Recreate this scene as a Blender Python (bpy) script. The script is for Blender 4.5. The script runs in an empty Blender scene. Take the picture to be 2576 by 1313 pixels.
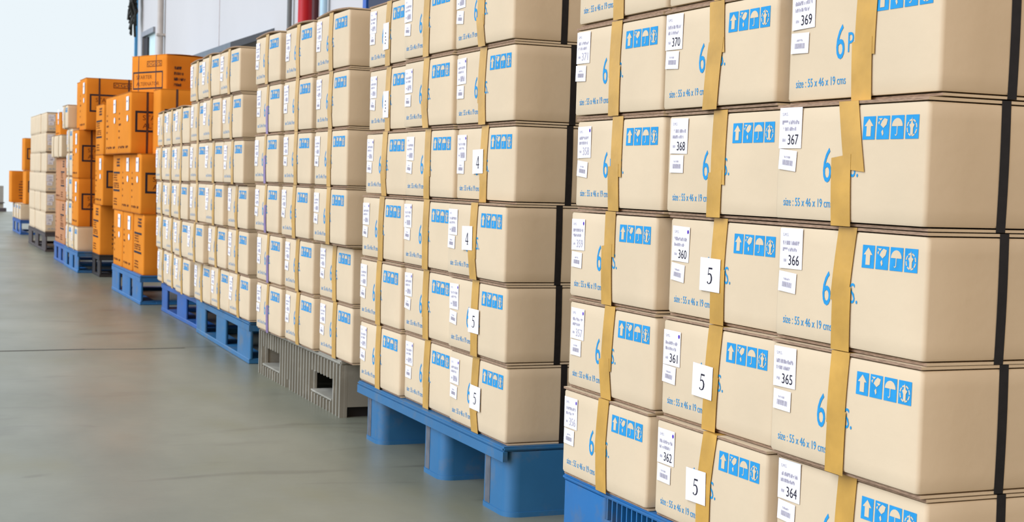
import bpy, bmesh, math, random
from mathutils import Vector, Matrix

# ------------------------------------------------------------------ frame of reference
# F = metres along the row (away from the camera), S = metres sideways (away from the aisle), Z = up
# Blender X = S, Blender Y = F
SC = bpy.context.scene
COL = SC.collection
def P3(F, S, Z): return Vector((S, F, Z))

# ------------------------------------------------------------------ camera
CAM_H = 0.80
cam_d = bpy.data.cameras.new('camera')
cam = bpy.data.objects.new('camera', cam_d); COL.objects.link(cam)
fw = P3(0.91840943, 0.39199257, -0.05353447)
rt = P3(-0.39091635, 0.91994637, 0.02971682)
up = P3(0.06089762, -0.00636471, 0.99812373)
M = Matrix((rt, up, -fw)).transposed().to_4x4()
M.translation = Vector((0, 0, CAM_H))
cam.matrix_world = M
cam_d.sensor_fit = 'HORIZONTAL'; cam_d.sensor_width = 36.0
cam_d.lens = 36.0 * 3699.1 / 2576
cam_d.clip_start = 0.05; cam_d.clip_end = 300
cam_d.dof.use_dof = True; cam_d.dof.focus_distance = 2.7; cam_d.dof.aperture_fstop = 16
SC.camera = cam

# ------------------------------------------------------------------ light
world = bpy.data.worlds.new('overcast_sky_warm_fill'); SC.world = world
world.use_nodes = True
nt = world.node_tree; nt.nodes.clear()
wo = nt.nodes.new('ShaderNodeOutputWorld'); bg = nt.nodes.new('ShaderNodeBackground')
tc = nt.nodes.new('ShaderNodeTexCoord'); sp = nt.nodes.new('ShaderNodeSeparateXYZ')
rp = nt.nodes.new('ShaderNodeValToRGB')          # along the row: warm fill added behind the camera for carton ends, bright overcast ahead
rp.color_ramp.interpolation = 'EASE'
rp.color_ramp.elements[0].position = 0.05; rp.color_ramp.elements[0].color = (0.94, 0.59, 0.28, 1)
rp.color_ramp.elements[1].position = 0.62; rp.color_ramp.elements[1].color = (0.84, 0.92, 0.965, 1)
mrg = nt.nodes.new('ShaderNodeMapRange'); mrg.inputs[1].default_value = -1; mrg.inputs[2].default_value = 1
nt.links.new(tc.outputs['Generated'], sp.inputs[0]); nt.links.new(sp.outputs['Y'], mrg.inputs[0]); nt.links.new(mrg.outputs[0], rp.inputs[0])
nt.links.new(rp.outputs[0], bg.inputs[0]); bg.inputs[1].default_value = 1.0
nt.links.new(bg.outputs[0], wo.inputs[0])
sun_d = bpy.data.lights.new('bright_overcast_side', 'SUN'); sun = bpy.data.objects.new('bright_overcast_side', sun_d); COL.objects.link(sun)
sun_d.energy = 3.4; sun_d.angle = math.radians(60); sun_d.color = (0.91, 1.0, 1.16)
sun.rotation_euler = P3(0.10, 0.84, -0.50).to_track_quat('-Z', 'Y').to_euler()
SC.view_settings.view_transform = 'Standard'; SC.view_settings.look = 'None'
SC.view_settings.exposure = 0.0; SC.view_settings.gamma = 1.0; SC.view_settings.use_curve_mapping = False

# ------------------------------------------------------------------ materials
MATS = {}
def mat(name, col, rough=0.7, var=0.06, scale=8.0, bump=0.0, bscale=60, spec=0.3, stretch=None, metal=0.0, coat=0.0):
    if name in MATS: return MATS[name]
    m = bpy.data.materials.new(name); m.use_nodes = True
    n = m.node_tree.nodes; l = m.node_tree.links
    b = n['Principled BSDF']; b.inputs['Roughness'].default_value = rough
    b.inputs['Specular IOR Level'].default_value = spec; b.inputs['Metallic'].default_value = metal
    b.inputs['Coat Weight'].default_value = coat
    t = n.new('ShaderNodeTexCoord'); mp = n.new('ShaderNodeMapping')
    if stretch: mp.inputs['Scale'].default_value = stretch
    l.new(t.outputs['Object'], mp.inputs[0])
    oi = n.new('ShaderNodeObjectInfo')
    va = n.new('ShaderNodeVectorMath'); va.operation = 'ADD'
    l.new(mp.outputs[0], va.inputs[0]); l.new(oi.outputs['Location'], va.inputs[1])
    no = n.new('ShaderNodeTexNoise'); no.inputs['Scale'].default_value = scale; no.inputs['Detail'].default_value = 5
    l.new(va.outputs[0], no.inputs[0])
    r = n.new('ShaderNodeValToRGB')
    r.color_ramp.elements[0].position = 0.3; r.color_ramp.elements[1].position = 0.7
    r.color_ramp.elements[0].color = [max(0, c * (1 - var)) for c in col] + [1]
    r.color_ramp.elements[1].color = [min(1, c * (1 + var)) for c in col] + [1]
    l.new(no.outputs[0], r.inputs[0]); l.new(r.outputs[0], b.inputs['Base Color'])
    if bump:
        bn = n.new('ShaderNodeTexNoise'); bn.inputs['Scale'].default_value = bscale; bn.inputs['Detail'].default_value = 3
        l.new(va.outputs[0], bn.inputs[0])
        bp = n.new('ShaderNodeBump'); bp.inputs['Strength'].default_value = bump; bp.inputs['Distance'].default_value = 0.002
        l.new(bn.outputs[0], bp.inputs['Height']); l.new(bp.outputs[0], b.inputs['Normal'])
    MATS[name] = m
    return m
KRAFT = mat('cream_kraft_board', (0.595, 0.480, 0.330), 0.75, 0.04, 5, 0.25, 40, 0.25)
EDGE = mat('cut_board_edge', (0.30, 0.20, 0.135), 0.9, 0.35, 90, 0, 1, 0.1, (1, 1, 12))
TAPE = mat('tan_packing_tape', (0.50, 0.285, 0.058), 0.28, 0.16, 14, 0.6, 22, 0.5)
PTAPE = mat('purple_packing_tape', (0.20, 0.13, 0.30), 0.3, 0.25, 40, 0.3, 25, 0.5)
INK_B = mat('blue_ink', (0.02, 0.26, 0.56), 0.7, 0.08, 60, 0, 1, 0.2)
PAPER = mat('white_label_paper', (0.74, 0.73, 0.76), 0.7, 0.02, 30, 0, 1, 0.2)
INK_G = mat('grey_label_print', (0.40, 0.38, 0.45), 0.8, 0.15, 300, 0, 1, 0.1)
INK_K = mat('black_ink', (0.02, 0.018, 0.03), 0.7, 0.1, 50, 0, 1, 0.2)
INK_P = mat('purple_marker_ink', (0.07, 0.02, 0.42), 0.7, 0.1, 50, 0, 1, 0.2)
STRAP = mat('black_strap', (0.012, 0.010, 0.010), 0.5, 0.2, 60, 0, 1, 0.25)
ORANGE = mat('orange_board', (0.62, 0.212, 0.020), 0.8, 0.06, 5, 0.25, 40, 0.10)
OEDGE = mat('orange_board_edge', (0.42, 0.15, 0.03), 0.85, 0.2, 90, 0, 1, 0.1)
INK_BR = mat('brown_ink', (0.13, 0.035, 0.012), 0.8, 0.2, 80, 0, 1, 0.1)
BROWN = mat('dull_brown_board', (0.44, 0.21, 0.10), 0.8, 0.08, 5, 0.25, 40, 0.2)
OSTRAP = mat('dark_brown_strap', (0.06, 0.022, 0.02), 0.45, 0.2, 60, 0, 1, 0.4)

def plastic(name, col, dirt, amount, rough=0.42):
    m = mat(name, col, rough, 0.08, 6, 0.2, 30, 0.5)
    n = m.node_tree.nodes; l = m.node_tree.links; b = n['Principled BSDF']
    old = b.inputs['Base Color'].links[0].from_socket
    t = n.new('ShaderNodeTexCoord'); no = n.new('ShaderNodeTexNoise'); no.inputs['Scale'].default_value = 7; no.inputs['Detail'].default_value = 6
    no.inputs['Roughness'].default_value = 0.65
    l.new(t.outputs['Object'], no.inputs[0])
    r = n.new('ShaderNodeValToRGB'); r.color_ramp.elements[0].position = 0.52; r.color_ramp.elements[1].position = 0.66
    l.new(no.outputs[0], r.inputs[0])
    mx = n.new('ShaderNodeMix'); mx.data_type = 'RGBA'
    mul = n.new('ShaderNodeMath'); mul.operation = 'MULTIPLY'; mul.inputs[1].default_value = amount
    l.new(r.outputs[0], mul.inputs[0]); l.new(mul.outputs[0], mx.inputs[0])
    l.new(old, mx.inputs[6]); mx.inputs[7].default_value = (*dirt, 1)
    l.new(mx.outputs[2], b.inputs['Base Color'])
    return m
BLUE_A = plastic('worn_blue_plastic', (0.022, 0.13, 0.29), (0.11, 0.14, 0.17), 0.6)
BLUE_B = plastic('bright_blue_plastic', (0.012, 0.125, 0.34), (0.10, 0.13, 0.16), 0.5)
BLUE_C = plastic('deep_blue_plastic', (0.010, 0.085, 0.32), (0.07, 0.10, 0.18), 0.5)
GREYP = plastic('weathered_grey_plastic', (0.25, 0.24, 0.20), (0.42, 0.40, 0.34), 0.5, 0.7)
DARKP = plastic('dark_plastic', (0.014, 0.012, 0.013), (0.05, 0.045, 0.042), 0.3, 0.7)
BROWNP = plastic('dark_brown_plastic', (0.055, 0.045, 0.045), (0.10, 0.085, 0.08), 0.4, 0.7)
SCUFF = mat('grey_rubber_scuff', (0.10, 0.11, 0.13), 0.8, 0.25, 20)
WALLM = mat('off_white_cladding', (0.50, 0.50, 0.505), 0.7, 0.03, 0.7, 0.1, 3, 0.3)

def floor_material():
    m = bpy.data.materials.new('sealed_grey_green_concrete'); m.use_nodes = True
    n = m.node_tree.nodes; l = m.node_tree.links; b = n['Principled BSDF']
    t = n.new('ShaderNodeTexCoord')
    n1 = n.new('ShaderNodeTexNoise'); n1.inputs['Scale'].default_value = 0.9; n1.inputs['Detail'].default_value = 7; n1.inputs['Roughness'].default_value = 0.62
    mp = n.new('ShaderNodeMapping'); mp.inputs['Scale'].default_value = (1.5, 0.8, 1)
    l.new(t.outputs['Object'], mp.inputs[0]); l.new(mp.outputs[0], n1.inputs[0])
    r = n.new('ShaderNodeValToRGB'); e = r.color_ramp.elements
    e[0].position = 0.30; e[0].color = (0.119, 0.128, 0.097, 1)
    e[1].position = 0.72; e[1].color = (0.211, 0.216, 0.168, 1)
    l.new(n1.outputs[0], r.inputs[0])
    # olive and mauve blotches
    n2 = n.new('ShaderNodeTexNoise'); n2.inputs['Scale'].default_value = 1.7; n2.inputs['Detail'].default_value = 3
    l.new(mp.outputs[0], n2.inputs[0])
    r2 = n.new('ShaderNodeValToRGB'); r2.color_ramp.elements[0].position = 0.55; r2.color_ramp.elements[1].position = 0.75
    l.new(n2.outputs[0], r2.inputs[0])
    mx = n.new('ShaderNodeMix'); mx.data_type = 'RGBA'
    ml = n.new('ShaderNodeMath'); ml.operation = 'MULTIPLY'; ml.inputs[1].default_value = 0.55
    l.new(r2.outputs[0], ml.inputs[0]); l.new(ml.outputs[0], mx.inputs[0]); l.new(r.outputs[0], mx.inputs[6]); mx.inputs[7].default_value = (0.185, 0.175, 0.095, 1)
    # scuffs
    n3 = n.new('ShaderNodeTexNoise'); n3.inputs['Scale'].default_value = 3.2; n3.inputs['Detail'].default_value = 8; n3.inputs['Distortion'].default_value = 1.2
    mp3 = n.new('ShaderNodeMapping'); mp3.inputs['Scale'].default_value = (0.5, 1.6, 1); mp3.inputs['Rotation'].default_value = (0, 0, 0.5)
    l.new(t.outputs['Object'], mp3.inputs[0]); l.new(mp3.outputs[0], n3.inputs[0])
    r3 = n.new('ShaderNodeValToRGB'); r3.color_ramp.elements[0].position = 0.30; r3.color_ramp.elements[1].position = 0.40
    r3.color_ramp.elements[0].color = (0.72, 0.70, 0.70, 1); r3.color_ramp.elements[1].color = (1, 1, 1, 1)
    l.new(n3.outputs[0], r3.inputs[0])
    m2 = n.new('ShaderNodeMix'); m2.data_type = 'RGBA'; m2.blend_type = 'MULTIPLY'; m2.inputs[0].default_value = 0.8
    l.new(mx.outputs[2], m2.inputs[6]); l.new(r3.outputs[0], m2.inputs[7]); l.new(m2.outputs[2], b.inputs['Base Color'])
    rr = n.new('ShaderNodeMapRange'); rr.inputs[3].default_value = 0.24; rr.inputs[4].default_value = 0.48
    l.new(n2.outputs[0], rr.inputs[0]); l.new(rr.outputs[0], b.inputs['Roughness'])
    b.inputs['Specular IOR Level'].default_value = 0.55
    bn = n.new('ShaderNodeTexNoise'); bn.inputs['Scale'].default_value = 18; bn.inputs['Detail'].default_value = 4
    l.new(t.outputs['Object'], bn.inputs[0])
    bp = n.new('ShaderNodeBump'); bp.inputs['Strength'].default_value = 0.12; bp.inputs['Distance'].default_value = 0.004
    l.new(bn.outputs[0], bp.inputs['Height']); l.new(bp.outputs[0], b.inputs['Normal'])
    return m
FLOOR = floor_material()

# ------------------------------------------------------------------ mesh helpers
class MB:
    def __init__(s): s.v = []; s.f = []; s.mi = []; s.mats = []; s.sm = []
    def m(s, material):
        if material not in s.mats: s.mats.append(material)
        return s.mats.index(material)
    def add(s, vs, fs, material, smooth=False):
        o = len(s.v); s.v += [tuple(v) for v in vs]; k = s.m(material)
        for f in fs: s.f.append([o + i for i in f]); s.mi.append(k); s.sm.append(smooth)
    def box(s, x0, x1, y0, y1, z0, z1, material):
        vs = [(x, y, z) for z in (z0, z1) for y in (y0, y1) for x in (x0, x1)]
        s.add(vs, [(0, 2, 3, 1), (4, 5, 7, 6), (0, 1, 5, 4), (2, 6, 7, 3), (0, 4, 6, 2), (1, 3, 7, 5)], material)
    def prism(s, outline, z0, z1, material, smooth=False):
        n = len(outline)
        vs = [(x, y, z0) for x, y in outline] + [(x, y, z1) for x, y in outline]
        s.add(vs, [[i, (i + 1) % n, n + (i + 1) % n, n + i] for i in range(n)], material, smooth)
        s.add(vs, [list(range(n))[::-1], list(range(n, 2 * n))], material)
    def tube(s, p, q, r, material, n=10):
        p, q = Vector(p), Vector(q); d = (q - p).normalized()
        a = d.orthogonal().normalized(); b = d.cross(a)
        ring = [a * math.cos(6.28318 * i / n) * r + b * math.sin(6.28318 * i / n) * r for i in range(n)]
        vs = [p + k for k in ring] + [q + k for k in ring]
        s.add(vs, [[i, (i + 1) % n, n + (i + 1) % n, n + i] for i in range(n)], material, True)
        s.add(vs, [list(range(n))[::-1], list(range(n, 2 * n))], material)
    def mesh(s, name, fix=True):
        me = bpy.data.meshes.new(name); me.from_pydata(s.v, [], s.f)
        for mt in s.mats: me.materials.append(mt)
        for p, k, sm in zip(me.polygons, s.mi, s.sm): p.material_index = k; p.use_smooth = sm
        if fix:
            bm = bmesh.new(); bm.from_mesh(me); bmesh.ops.recalc_face_normals(bm, faces=bm.faces); bm.to_mesh(me); bm.free()
        me.update(); return me
def obj(name, me, parent=None, label=None, cat=None, group=None, kind=None, loc=None, rz=0.0, rot=None):
    o = bpy.data.objects.new(name, me); COL.objects.link(o)
    if parent is not None: o.parent = parent
    if loc is not None: o.location = loc
    if rot is not None: o.rotation_euler = rot
    elif rz: o.rotation_euler = (0, 0, rz)
    if label: o['label'] = label
    if cat: o['category'] = cat
    if group: o['group'] = group
    if kind: o['kind'] = kind
    return o
def bevel(me, w, seg=2, ang=30):
    bm = bmesh.new(); bm.from_mesh(me)
    bmesh.ops.remove_doubles(bm, verts=bm.verts, dist=1e-5)
    es = [e for e in bm.edges if len(e.link_faces) == 2 and e.calc_face_angle(0) > math.radians(ang)]
    bmesh.ops.bevel(bm, geom=es, offset=w, segments=seg, affect='EDGES', clamp_overlap=True)
    bm.to_mesh(me); bm.free(); return me
def rrect(x0, x1, y0, y1, r, n=4, corners=(1, 1, 1, 1)):
    pts = []
    for k, (cx, cy, a) in enumerate(((x1 - r, y0 + r, -90), (x1 - r, y1 - r, 0), (x0 + r, y1 - r, 90), (x0 + r, y0 + r, 180))):
        if not corners[k]:
            pts.append(((x1, y0), (x1, y1), (x0, y1), (x0, y0))[k]); continue
        for i in range(n + 1):
            t = math.radians(a + 90 * i / n); pts.append((cx + r * math.cos(t), cy + r * math.sin(t)))
    return pts

_TXT = {}
def glyphs(body):
    """2-D triangles of a text set in Blender's own font, scaled to the unit square."""
    if body in _TXT: return _TXT[body]
    cu = bpy.data.curves.new('t', 'FONT'); cu.body = body; cu.resolution_u = 3
    o = bpy.data.objects.new('t', cu); COL.objects.link(o)
    dg = bpy.context.evaluated_depsgraph_get()
    me = bpy.data.meshes.new_from_object(o.evaluated_get(dg))
    vs = [(v.co.x, v.co.y) for v in me.vertices]; fs = [tuple(p.vertices) for p in me.polygons]
    bpy.data.objects.remove(o); bpy.data.curves.remove(cu); bpy.data.meshes.remove(me)
    x0 = min(v[0] for v in vs); x1 = max(v[0] for v in vs); y0 = min(v[1] for v in vs); y1 = max(v[1] for v in vs)
    vs = [((x - x0) / (x1 - x0), (y - y0) / (y1 - y0)) for x, y in vs]
    _TXT[body] = (vs, fs); return _TXT[body]

# flat printing on a face: `place(u, v, lift)` turns face coordinates into local ones
class Ink(MB):
    def __init__(s, place): MB.__init__(s); s.place = place
    def poly(s, pts, material, lift=0.0006):
        s.add([s.place(u, v, lift) for u, v in pts], [list(range(len(pts)))], material)
    def rect(s, u0, u1, v0, v1, material, lift=0.0006, nu=1, nv=1):
        for i in range(nu):
            for j in range(nv):
                a, b = u0 + (u1 - u0) * i / nu, u0 + (u1 - u0) * (i + 1) / nu
                c, d = v0 + (v1 - v0) * j / nv, v0 + (v1 - v0) * (j + 1) / nv
                s.poly([(a, c), (b, c), (b, d), (a, d)], material, lift)
    def text(s, body, u0, u1, v0, v1, material, lift=0.0006):
        vs, fs = glyphs(body)
        s.add([s.place(u0 + (u1 - u0) * x, v0 + (v1 - v0) * y, lift) for x, y in vs], fs, material)
    def scribble(s, u0, u1, v0, v1, material, seed, lift=0.0006):      # a printed line too small to read
        rn = random.Random(seed); u = u0
        while u < u1 - 1e-5:
            w = (u1 - u0) * rn.uniform(0.02, 0.055)
            if rn.random() < 0.84:
                lo = v0 + (v1 - v0) * rn.choice((0, 0, 0, 0.45)); hi = v1 - (v1 - v0) * rn.choice((0, 0, 0.3))
                s.rect(u, min(u1, u + w * 0.8), lo, hi, material, lift)
            u += w
    def frame(s, u0, u1, v0, v1, t, material, lift=0.0006):
        s.rect(u0, u1, v0, v0 + t, material, lift, 8); s.rect(u0, u1, v1 - t, v1, material, lift, 8)
        s.rect(u0, u0 + t, v0 + t, v1 - t, material, lift, 1, 5); s.rect(u1 - t, u1, v0 + t, v1 - t, material, lift, 1, 5)
    def stroke(s, pts, material, lift=0.0006):                          # pts: (u, v, width)
        n = len(pts); L = []; R = []
        for i, (u, v, w) in enumerate(pts):
            a = pts[max(0, i - 1)]; b = pts[min(n - 1, i + 1)]
            dx, dy = b[0] - a[0], b[1] - a[1]; q = math.hypot(dx, dy) or 1
            L.append((u - dy / q * w / 2, v + dx / q * w / 2)); R.append((u + dy / q * w / 2, v - dx / q * w / 2))
        for i in range(n - 1): s.poly([L[i], R[i], R[i + 1], L[i + 1]], material, lift)

# ------------------------------------------------------------------ carton shells (front faces local -Y, origin at the foot of the front)
BULGE = 0.0028
def shell_mesh(name, w, d, h, base_mat, z_in=0.0065, r=0.007, b=BULGE):
    mb = MB(); nx, ny = 8, 8; levels = [z_in, z_in + 0.004] + [z_in + (h - 2 * z_in) * k / 7 for k in range(1, 7)] + [h - z_in - 0.004, h - z_in]
    rings = []
    for li, z in enumerate(levels):
        ins = 0.0015 if li in (0, len(levels) - 1) else 0.0
        sz = math.sin(math.pi * z / h); pts = []
        def side(n, f):
            for i in range(n + 1): pts.append(f(i / n))
        x0, x1, y0, y1 = -w / 2 + ins, w / 2 - ins, ins, d - ins
        side(nx, lambda t: (x0 + r + (x1 - x0 - 2 * r) * t, y0 - b * math.cos(math.pi * (x0 + r + (x1 - x0 - 2 * r) * t) / w) * sz))
        a = 0.2929 * r
        pts.append((x1 - a, y0 + a))
        side(ny, lambda t: (x1 + 0.4 * b * math.sin(math.pi * (y0 + r + (y1 - y0 - 2 * r) * t) / d) * sz, y0 + r + (y1 - y0 - 2 * r) * t))
        pts.append((x1 - a, y1 - a))
        side(nx, lambda t: (x1 - r - (x1 - x0 - 2 * r) * t, y1 + b * math.cos(math.pi * (x1 - r - (x1 - x0 - 2 * r) * t) / w) * sz))
        pts.append((x0 + a, y1 - a))
        side(ny, lambda t: (x0 - 0.4 * b * math.sin(math.pi * t) * sz, y1 - r - (y1 - y0 - 2 * r) * t))
        pts.append((x0 + a, y0 + a))
        rings.append([(x, y, z) for x, y in pts])
    n = len(rings[0]); vs = [p for rg in rings for p in rg]; fs = []
    for k in range(len(rings) - 1):
        for i in range(n): fs.append([k * n + i, k * n + (i + 1) % n, (k + 1) * n + (i + 1) % n, (k + 1) * n + i])
    mb.add(vs, fs, base_mat, True)
    mb.add(rings[0], [list(range(n))[::-1]], base_mat); mb.add(rings[-1], [list(range(n))], base_mat)
    return mb.mesh(name)
def flap_mesh(name, w, d, sgn, top, h, th, face, edge, over=0.0012, lift=0.0):
    """one of the two outer flaps: hinged on the side, meeting its twin over the middle; raw edge to the front"""
    mb = MB(); z = h - th if top else 0.0
    xa, xb = sgn * 0.0008, sgn * w / 2
    N = 6; T = []; B = []
    for i in range(N + 1):
        x = xa + (xb - xa) * i / N
        dz = lift * math.sin(math.pi * 0.5 * (1 - i / N)) if lift else 0
        T.append((x, z + th + dz)); B.append((x, z + dz))
    y0, y1 = -over, d + over
    for i in range(N):
        q = [T[i], T[i + 1], B[i + 1], B[i]]
        vs = [(x, y0, zz) for x, zz in q] + [(x, y1, zz) for x, zz in q]
        mb.add(vs, [(0, 1, 5, 4), (2, 3, 7, 6)], face)
        mb.add(vs, [(0, 3, 2, 1), (4, 5, 6, 7)], edge)
    for x, zz in ((xa, z + (lift or 0)), (xb, z)):
        mb.add([(x, y0, zz), (x, y1, zz), (x, y1, zz + th), (x, y0, zz + th)], [(0, 1, 2, 3)], edge if x == xa else face)
    return mb.mesh(name)
def fronter(w, h, b=BULGE):                                             # u from the left edge, v from the bottom
    def place(u, v, lift):
        return (u - w / 2, -b * max(0, math.cos(math.pi * (u - w / 2) / w)) * max(0, math.sin(math.pi * v / h)) - lift, v)
    return place
def ender(w, d, h, b=BULGE):                                            # the end that faces along +x; u from the front edge
    def place(u, v, lift):
        return (w / 2 + 0.4 * b * max(0, math.sin(math.pi * u / d)) * max(0, math.sin(math.pi * v / h)) + lift, u, v)
    return place

# ------------------------------------------------------------------ cream carton
CW, CD, CH = 0.383, 0.55, 0.1903
CM = {}
CM['body'] = shell_mesh('cream_body', CW, CD, CH, KRAFT)
for sg, nm in ((-1, 'l'), (1, 'r')):
    CM['top' + nm] = flap_mesh('top_flap', CW, CD, sg, True, CH, 0.0044, KRAFT, EDGE)
    CM['up' + nm] = flap_mesh('raised_top_flap', CW, CD, sg, True, CH, 0.0044, KRAFT, EDGE, 0.0012, 0.009)
    CM['bot' + nm] = flap_mesh('bottom_flap', CW, CD, sg, False, CH, 0.0040, KRAFT, EDGE, -0.007)
def handling_marks():
    k = Ink(fronter(CW, CH)); s = 0.0292; g = 0.0040; hh = 0.0345; u = CW - 0.020 - 4 * s - 3 * g; v = CH - 0.0245 - hh
    G = KRAFT; L = 0.0010
    for i in range(4): k.rect(u + i * (s + g), u + i * (s + g) + s, v, v + hh, INK_B)
    def q(i, pts, m=G, lift=L): k.poly([(u + i * (s + g) + x * s, v + y * hh) for x, y in pts], m, lift)
    # this way up
    q(0, [(.32, .14), (.68, .14), (.68, .60), (.32, .60)]); q(0, [(.14, .58), (.86, .58), (.5, .90)])
    # tilted glass, broken stem
    q(1, [(.30, .62), (.55, .48), (.78, .62), (.86, .84), (.60, .90), (.42, .78)]); q(1, [(.12, .90), (.46, .90), (.32, .80)])
    q(1, [(.10, .72), (.26, .80), (.20, .62)]); q(1, [(.40, .32), (.52, .42), (.58, .24), (.50, .14)])
    # umbrella
    q(2, [(.5 + .42 * math.cos(math.radians(a)), .54 + .34 * math.sin(math.radians(a))) for a in range(0, 181, 15)])
    k.stroke([(u + 2 * (s + g) + x * s, v + y * hh, 0.0016) for x, y in ((.5, .54), (.5, .2), (.43, .15), (.36, .19))], G, L)
    # figure inside a broken ring
    for a0 in range(0, 360, 45):
        k.stroke([(u + 3 * (s + g) + (.5 + .36 * math.cos(math.radians(a0 + t))) * s, v + (.46 + .33 * math.sin(math.radians(a0 + t))) * hh, 0.0022) for t in (0, 12, 24, 34)], G, L)
    q(3, [(.40, .16), (.60, .16), (.60, .44), (.70, .58), (.58, .64), (.5, .90), (.42, .64), (.30, .58), (.40, .44)], G, 0.0013)
    return k.mesh('handling_marks', False)
def count_print():
    k = Ink(fronter(CW, CH)); c = CW / 2
    k.text('6', c - 0.055, c - 0.033, 0.066, 0.120, INK_B)
    k.text('PCS.', c - 0.024, c + 0.036, 0.075, 0.106, INK_B)
    return k.mesh('count_print', False)
def size_print():
    k = Ink(fronter(CW, CH))
    k.text('size : 55 x 46 x 19 cms', 0.026, 0.163, 0.027, 0.0405, INK_B)
    return k.mesh('size_print', False)
CM['marks'] = handling_marks(); CM['count'] = count_print(); CM['size'] = size_print()
def shipping_label(number=None, seed=0, dot=True, w=0.064, h=0.066):
    """upper paper label, its own origin at the label's lower left corner, facing -y"""
    k = Ink(lambda u, v, lift: (u, -lift, v))
    k.rect(0, w, 0, h, PAPER, 0)
    k.text('S.M.S.', 0.008, 0.024, h - 0.013, h - 0.008, INK_G, 0.0004)
    k.scribble(0.008, w - 0.008, h - 0.027, h - 0.0205, INK_G, seed + 1, 0.0004)
    k.scribble(0.008, w - 0.016, h - 0.0375, h - 0.0315, INK_G, seed + 2, 0.0004)
    k.scribble(0.010, 0.019, h - 0.055, h - 0.050, INK_G, seed + 3, 0.0004)
    if number: k.text(number, 0.0255, 0.0555, h - 0.060, h - 0.0435, INK_K if number in NEAR else INK_G, 0.0004)
    else: k.scribble(0.024, 0.054, h - 0.059, h - 0.045, INK_G, seed + 4, 0.0004)
    if dot: k.poly([(w - 0.006 + 0.003 * math.cos(a), h - 0.009 + 0.004 * math.sin(a)) for a in (0, 1, 2, 3, 4, 5)], INK_P, 0.0006)
    return k.mesh('shipping_label', False)
NEAR = ('364', '365', '366', '367', '368', '369', '370', '360', '361', '362')
def barcode_sticker(seed=0, w=0.050, h=0.033):
    k = Ink(lambda u, v, lift: (u, -lift, v)); k.rect(0, w, 0, h, PAPER, 0)
    rn = random.Random(seed); u = 0.011
    while u < w - 0.012:
        t = rn.uniform(0.0008, 0.0022); k.rect(u, u + t, 0.008, 0.0165, INK_G, 0.0004); u += t + rn.uniform(0.0006, 0.0014)
    k.scribble(0.014, w - 0.018, 0.0195, 0.023, INK_G, seed, 0.0004)
    return k.mesh('barcode_sticker', False)
CM['lab'] = [shipping_label(None, 10 * i, i % 3 != 2) for i in range(4)]
CM['bar'] = [barcode_sticker(i) for i in range(3)]
def numeral(k, digit, u, v, s, lift):
    """a book-face 4 or 5 of height s with thick and thin strokes, lower left at u, v"""
    if digit == '5':
        k.rect(u + .17 * s, u + .60 * s, v + .90 * s, v + 1.0 * s, INK_K, lift)
        k.stroke([(u + .20 * s, v + .97 * s, .05 * s), (u + .13 * s, v + .55 * s, .05 * s)], INK_K, lift)
        pts = [(.13, .54, .04), (.22, .61, .06), (.34, .62, .09), (.47, .56, .12), (.54, .42, .145), (.54, .28, .145), (.47, .12, .11), (.33, .035, .06), (.18, .03, .05), (.08, .08, .05)]
        k.stroke([(u + a * s, v + b * s, w * s) for a, b, w in pts], INK_K, lift)
        k.poly([(u + (.10 + .06 * math.cos(a)) * s, v + (.10 + .06 * math.sin(a)) * s) for a in (0, .8, 1.6, 2.4, 3.2, 4, 4.8, 5.6)], INK_K, lift)
    else:
        k.stroke([(u + .46 * s, v + 1.0 * s, .06 * s), (u + .02 * s, v + .31 * s, .06 * s)], INK_K, lift)
        k.rect(u, u + .66 * s, v + .25 * s, v + .33 * s, INK_K, lift)
        k.rect(u + .40 * s, u + .53 * s, v + .02 * s, v + 1.0 * s, INK_K, lift)
        k.rect(u + .30 * s, u + .63 * s, v, v + .04 * s, INK_K, lift)
def number_sheet(kind, w=0.070, h=0.060):
    k = Ink(lambda u, v, lift: (u, -lift, v)); k.rect(0, w, 0, h, PAPER, 0)
    if kind in '45': numeral(k, kind, w * 0.36, h * 0.22, h * 0.50, 0.0004)
    else:
        for a, b in ((.46, .62), (.42, .48), (.5, .36), (.40, .24)): k.poly([(w * a + .004 * math.cos(t), h * b + .0028 * math.sin(t)) for t in (0, 1, 2, 3, 4, 5)], INK_K, 0.0004)
    return k.mesh('number_sheet', False)
CM['5'] = number_sheet('5'); CM['4'] = number_sheet('4'); CM['tag'] = number_sheet('?', 0.052, 0.078)

def tape_mesh(xt, xm, xb, zm=0.075, wd=0.047, jog=0.004, mtl=TAPE, low=None):
    """strip down the middle: one length over the top edge, one from below, overlapping near zm"""
    k = Ink(fronter(CW, CH)); c = CW / 2; N = 8
    def strip(z0, z1, xa, xb_, lift, m, skew=0.0):
        for i in range(N):
            a, b = i / N, (i + 1) / N; za, zb = z0 + (z1 - z0) * a, z0 + (z1 - z0) * b
            ua, ub = c + xa + (xb_ - xa) * a, c + xa + (xb_ - xa) * b
            sa = skew if i == N - 1 else 0
            k.poly([(ua - wd / 2, za), (ua + wd / 2, za), (ub + wd / 2, zb - sa), (ub - wd / 2, zb + sa)], m, lift)
    strip(CH + 0.0002, zm, xt, xm, 0.0022, mtl, 0.002)
    strip(-0.0002, zm + 0.022, xb, xm + jog, 0.0026, low or mtl, -0.003)
    k.add([(xt - wd / 2, -0.0022, CH + 0.0003), (xt + wd / 2, -0.0022, CH + 0.0003), (xt + wd / 2, 0.14, CH + 0.0003), (xt - wd / 2, 0.14, CH + 0.0003)], [(0, 1, 2, 3)], mtl)
    return k.mesh('packing_tape', False)
RT = random.Random(7)
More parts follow.
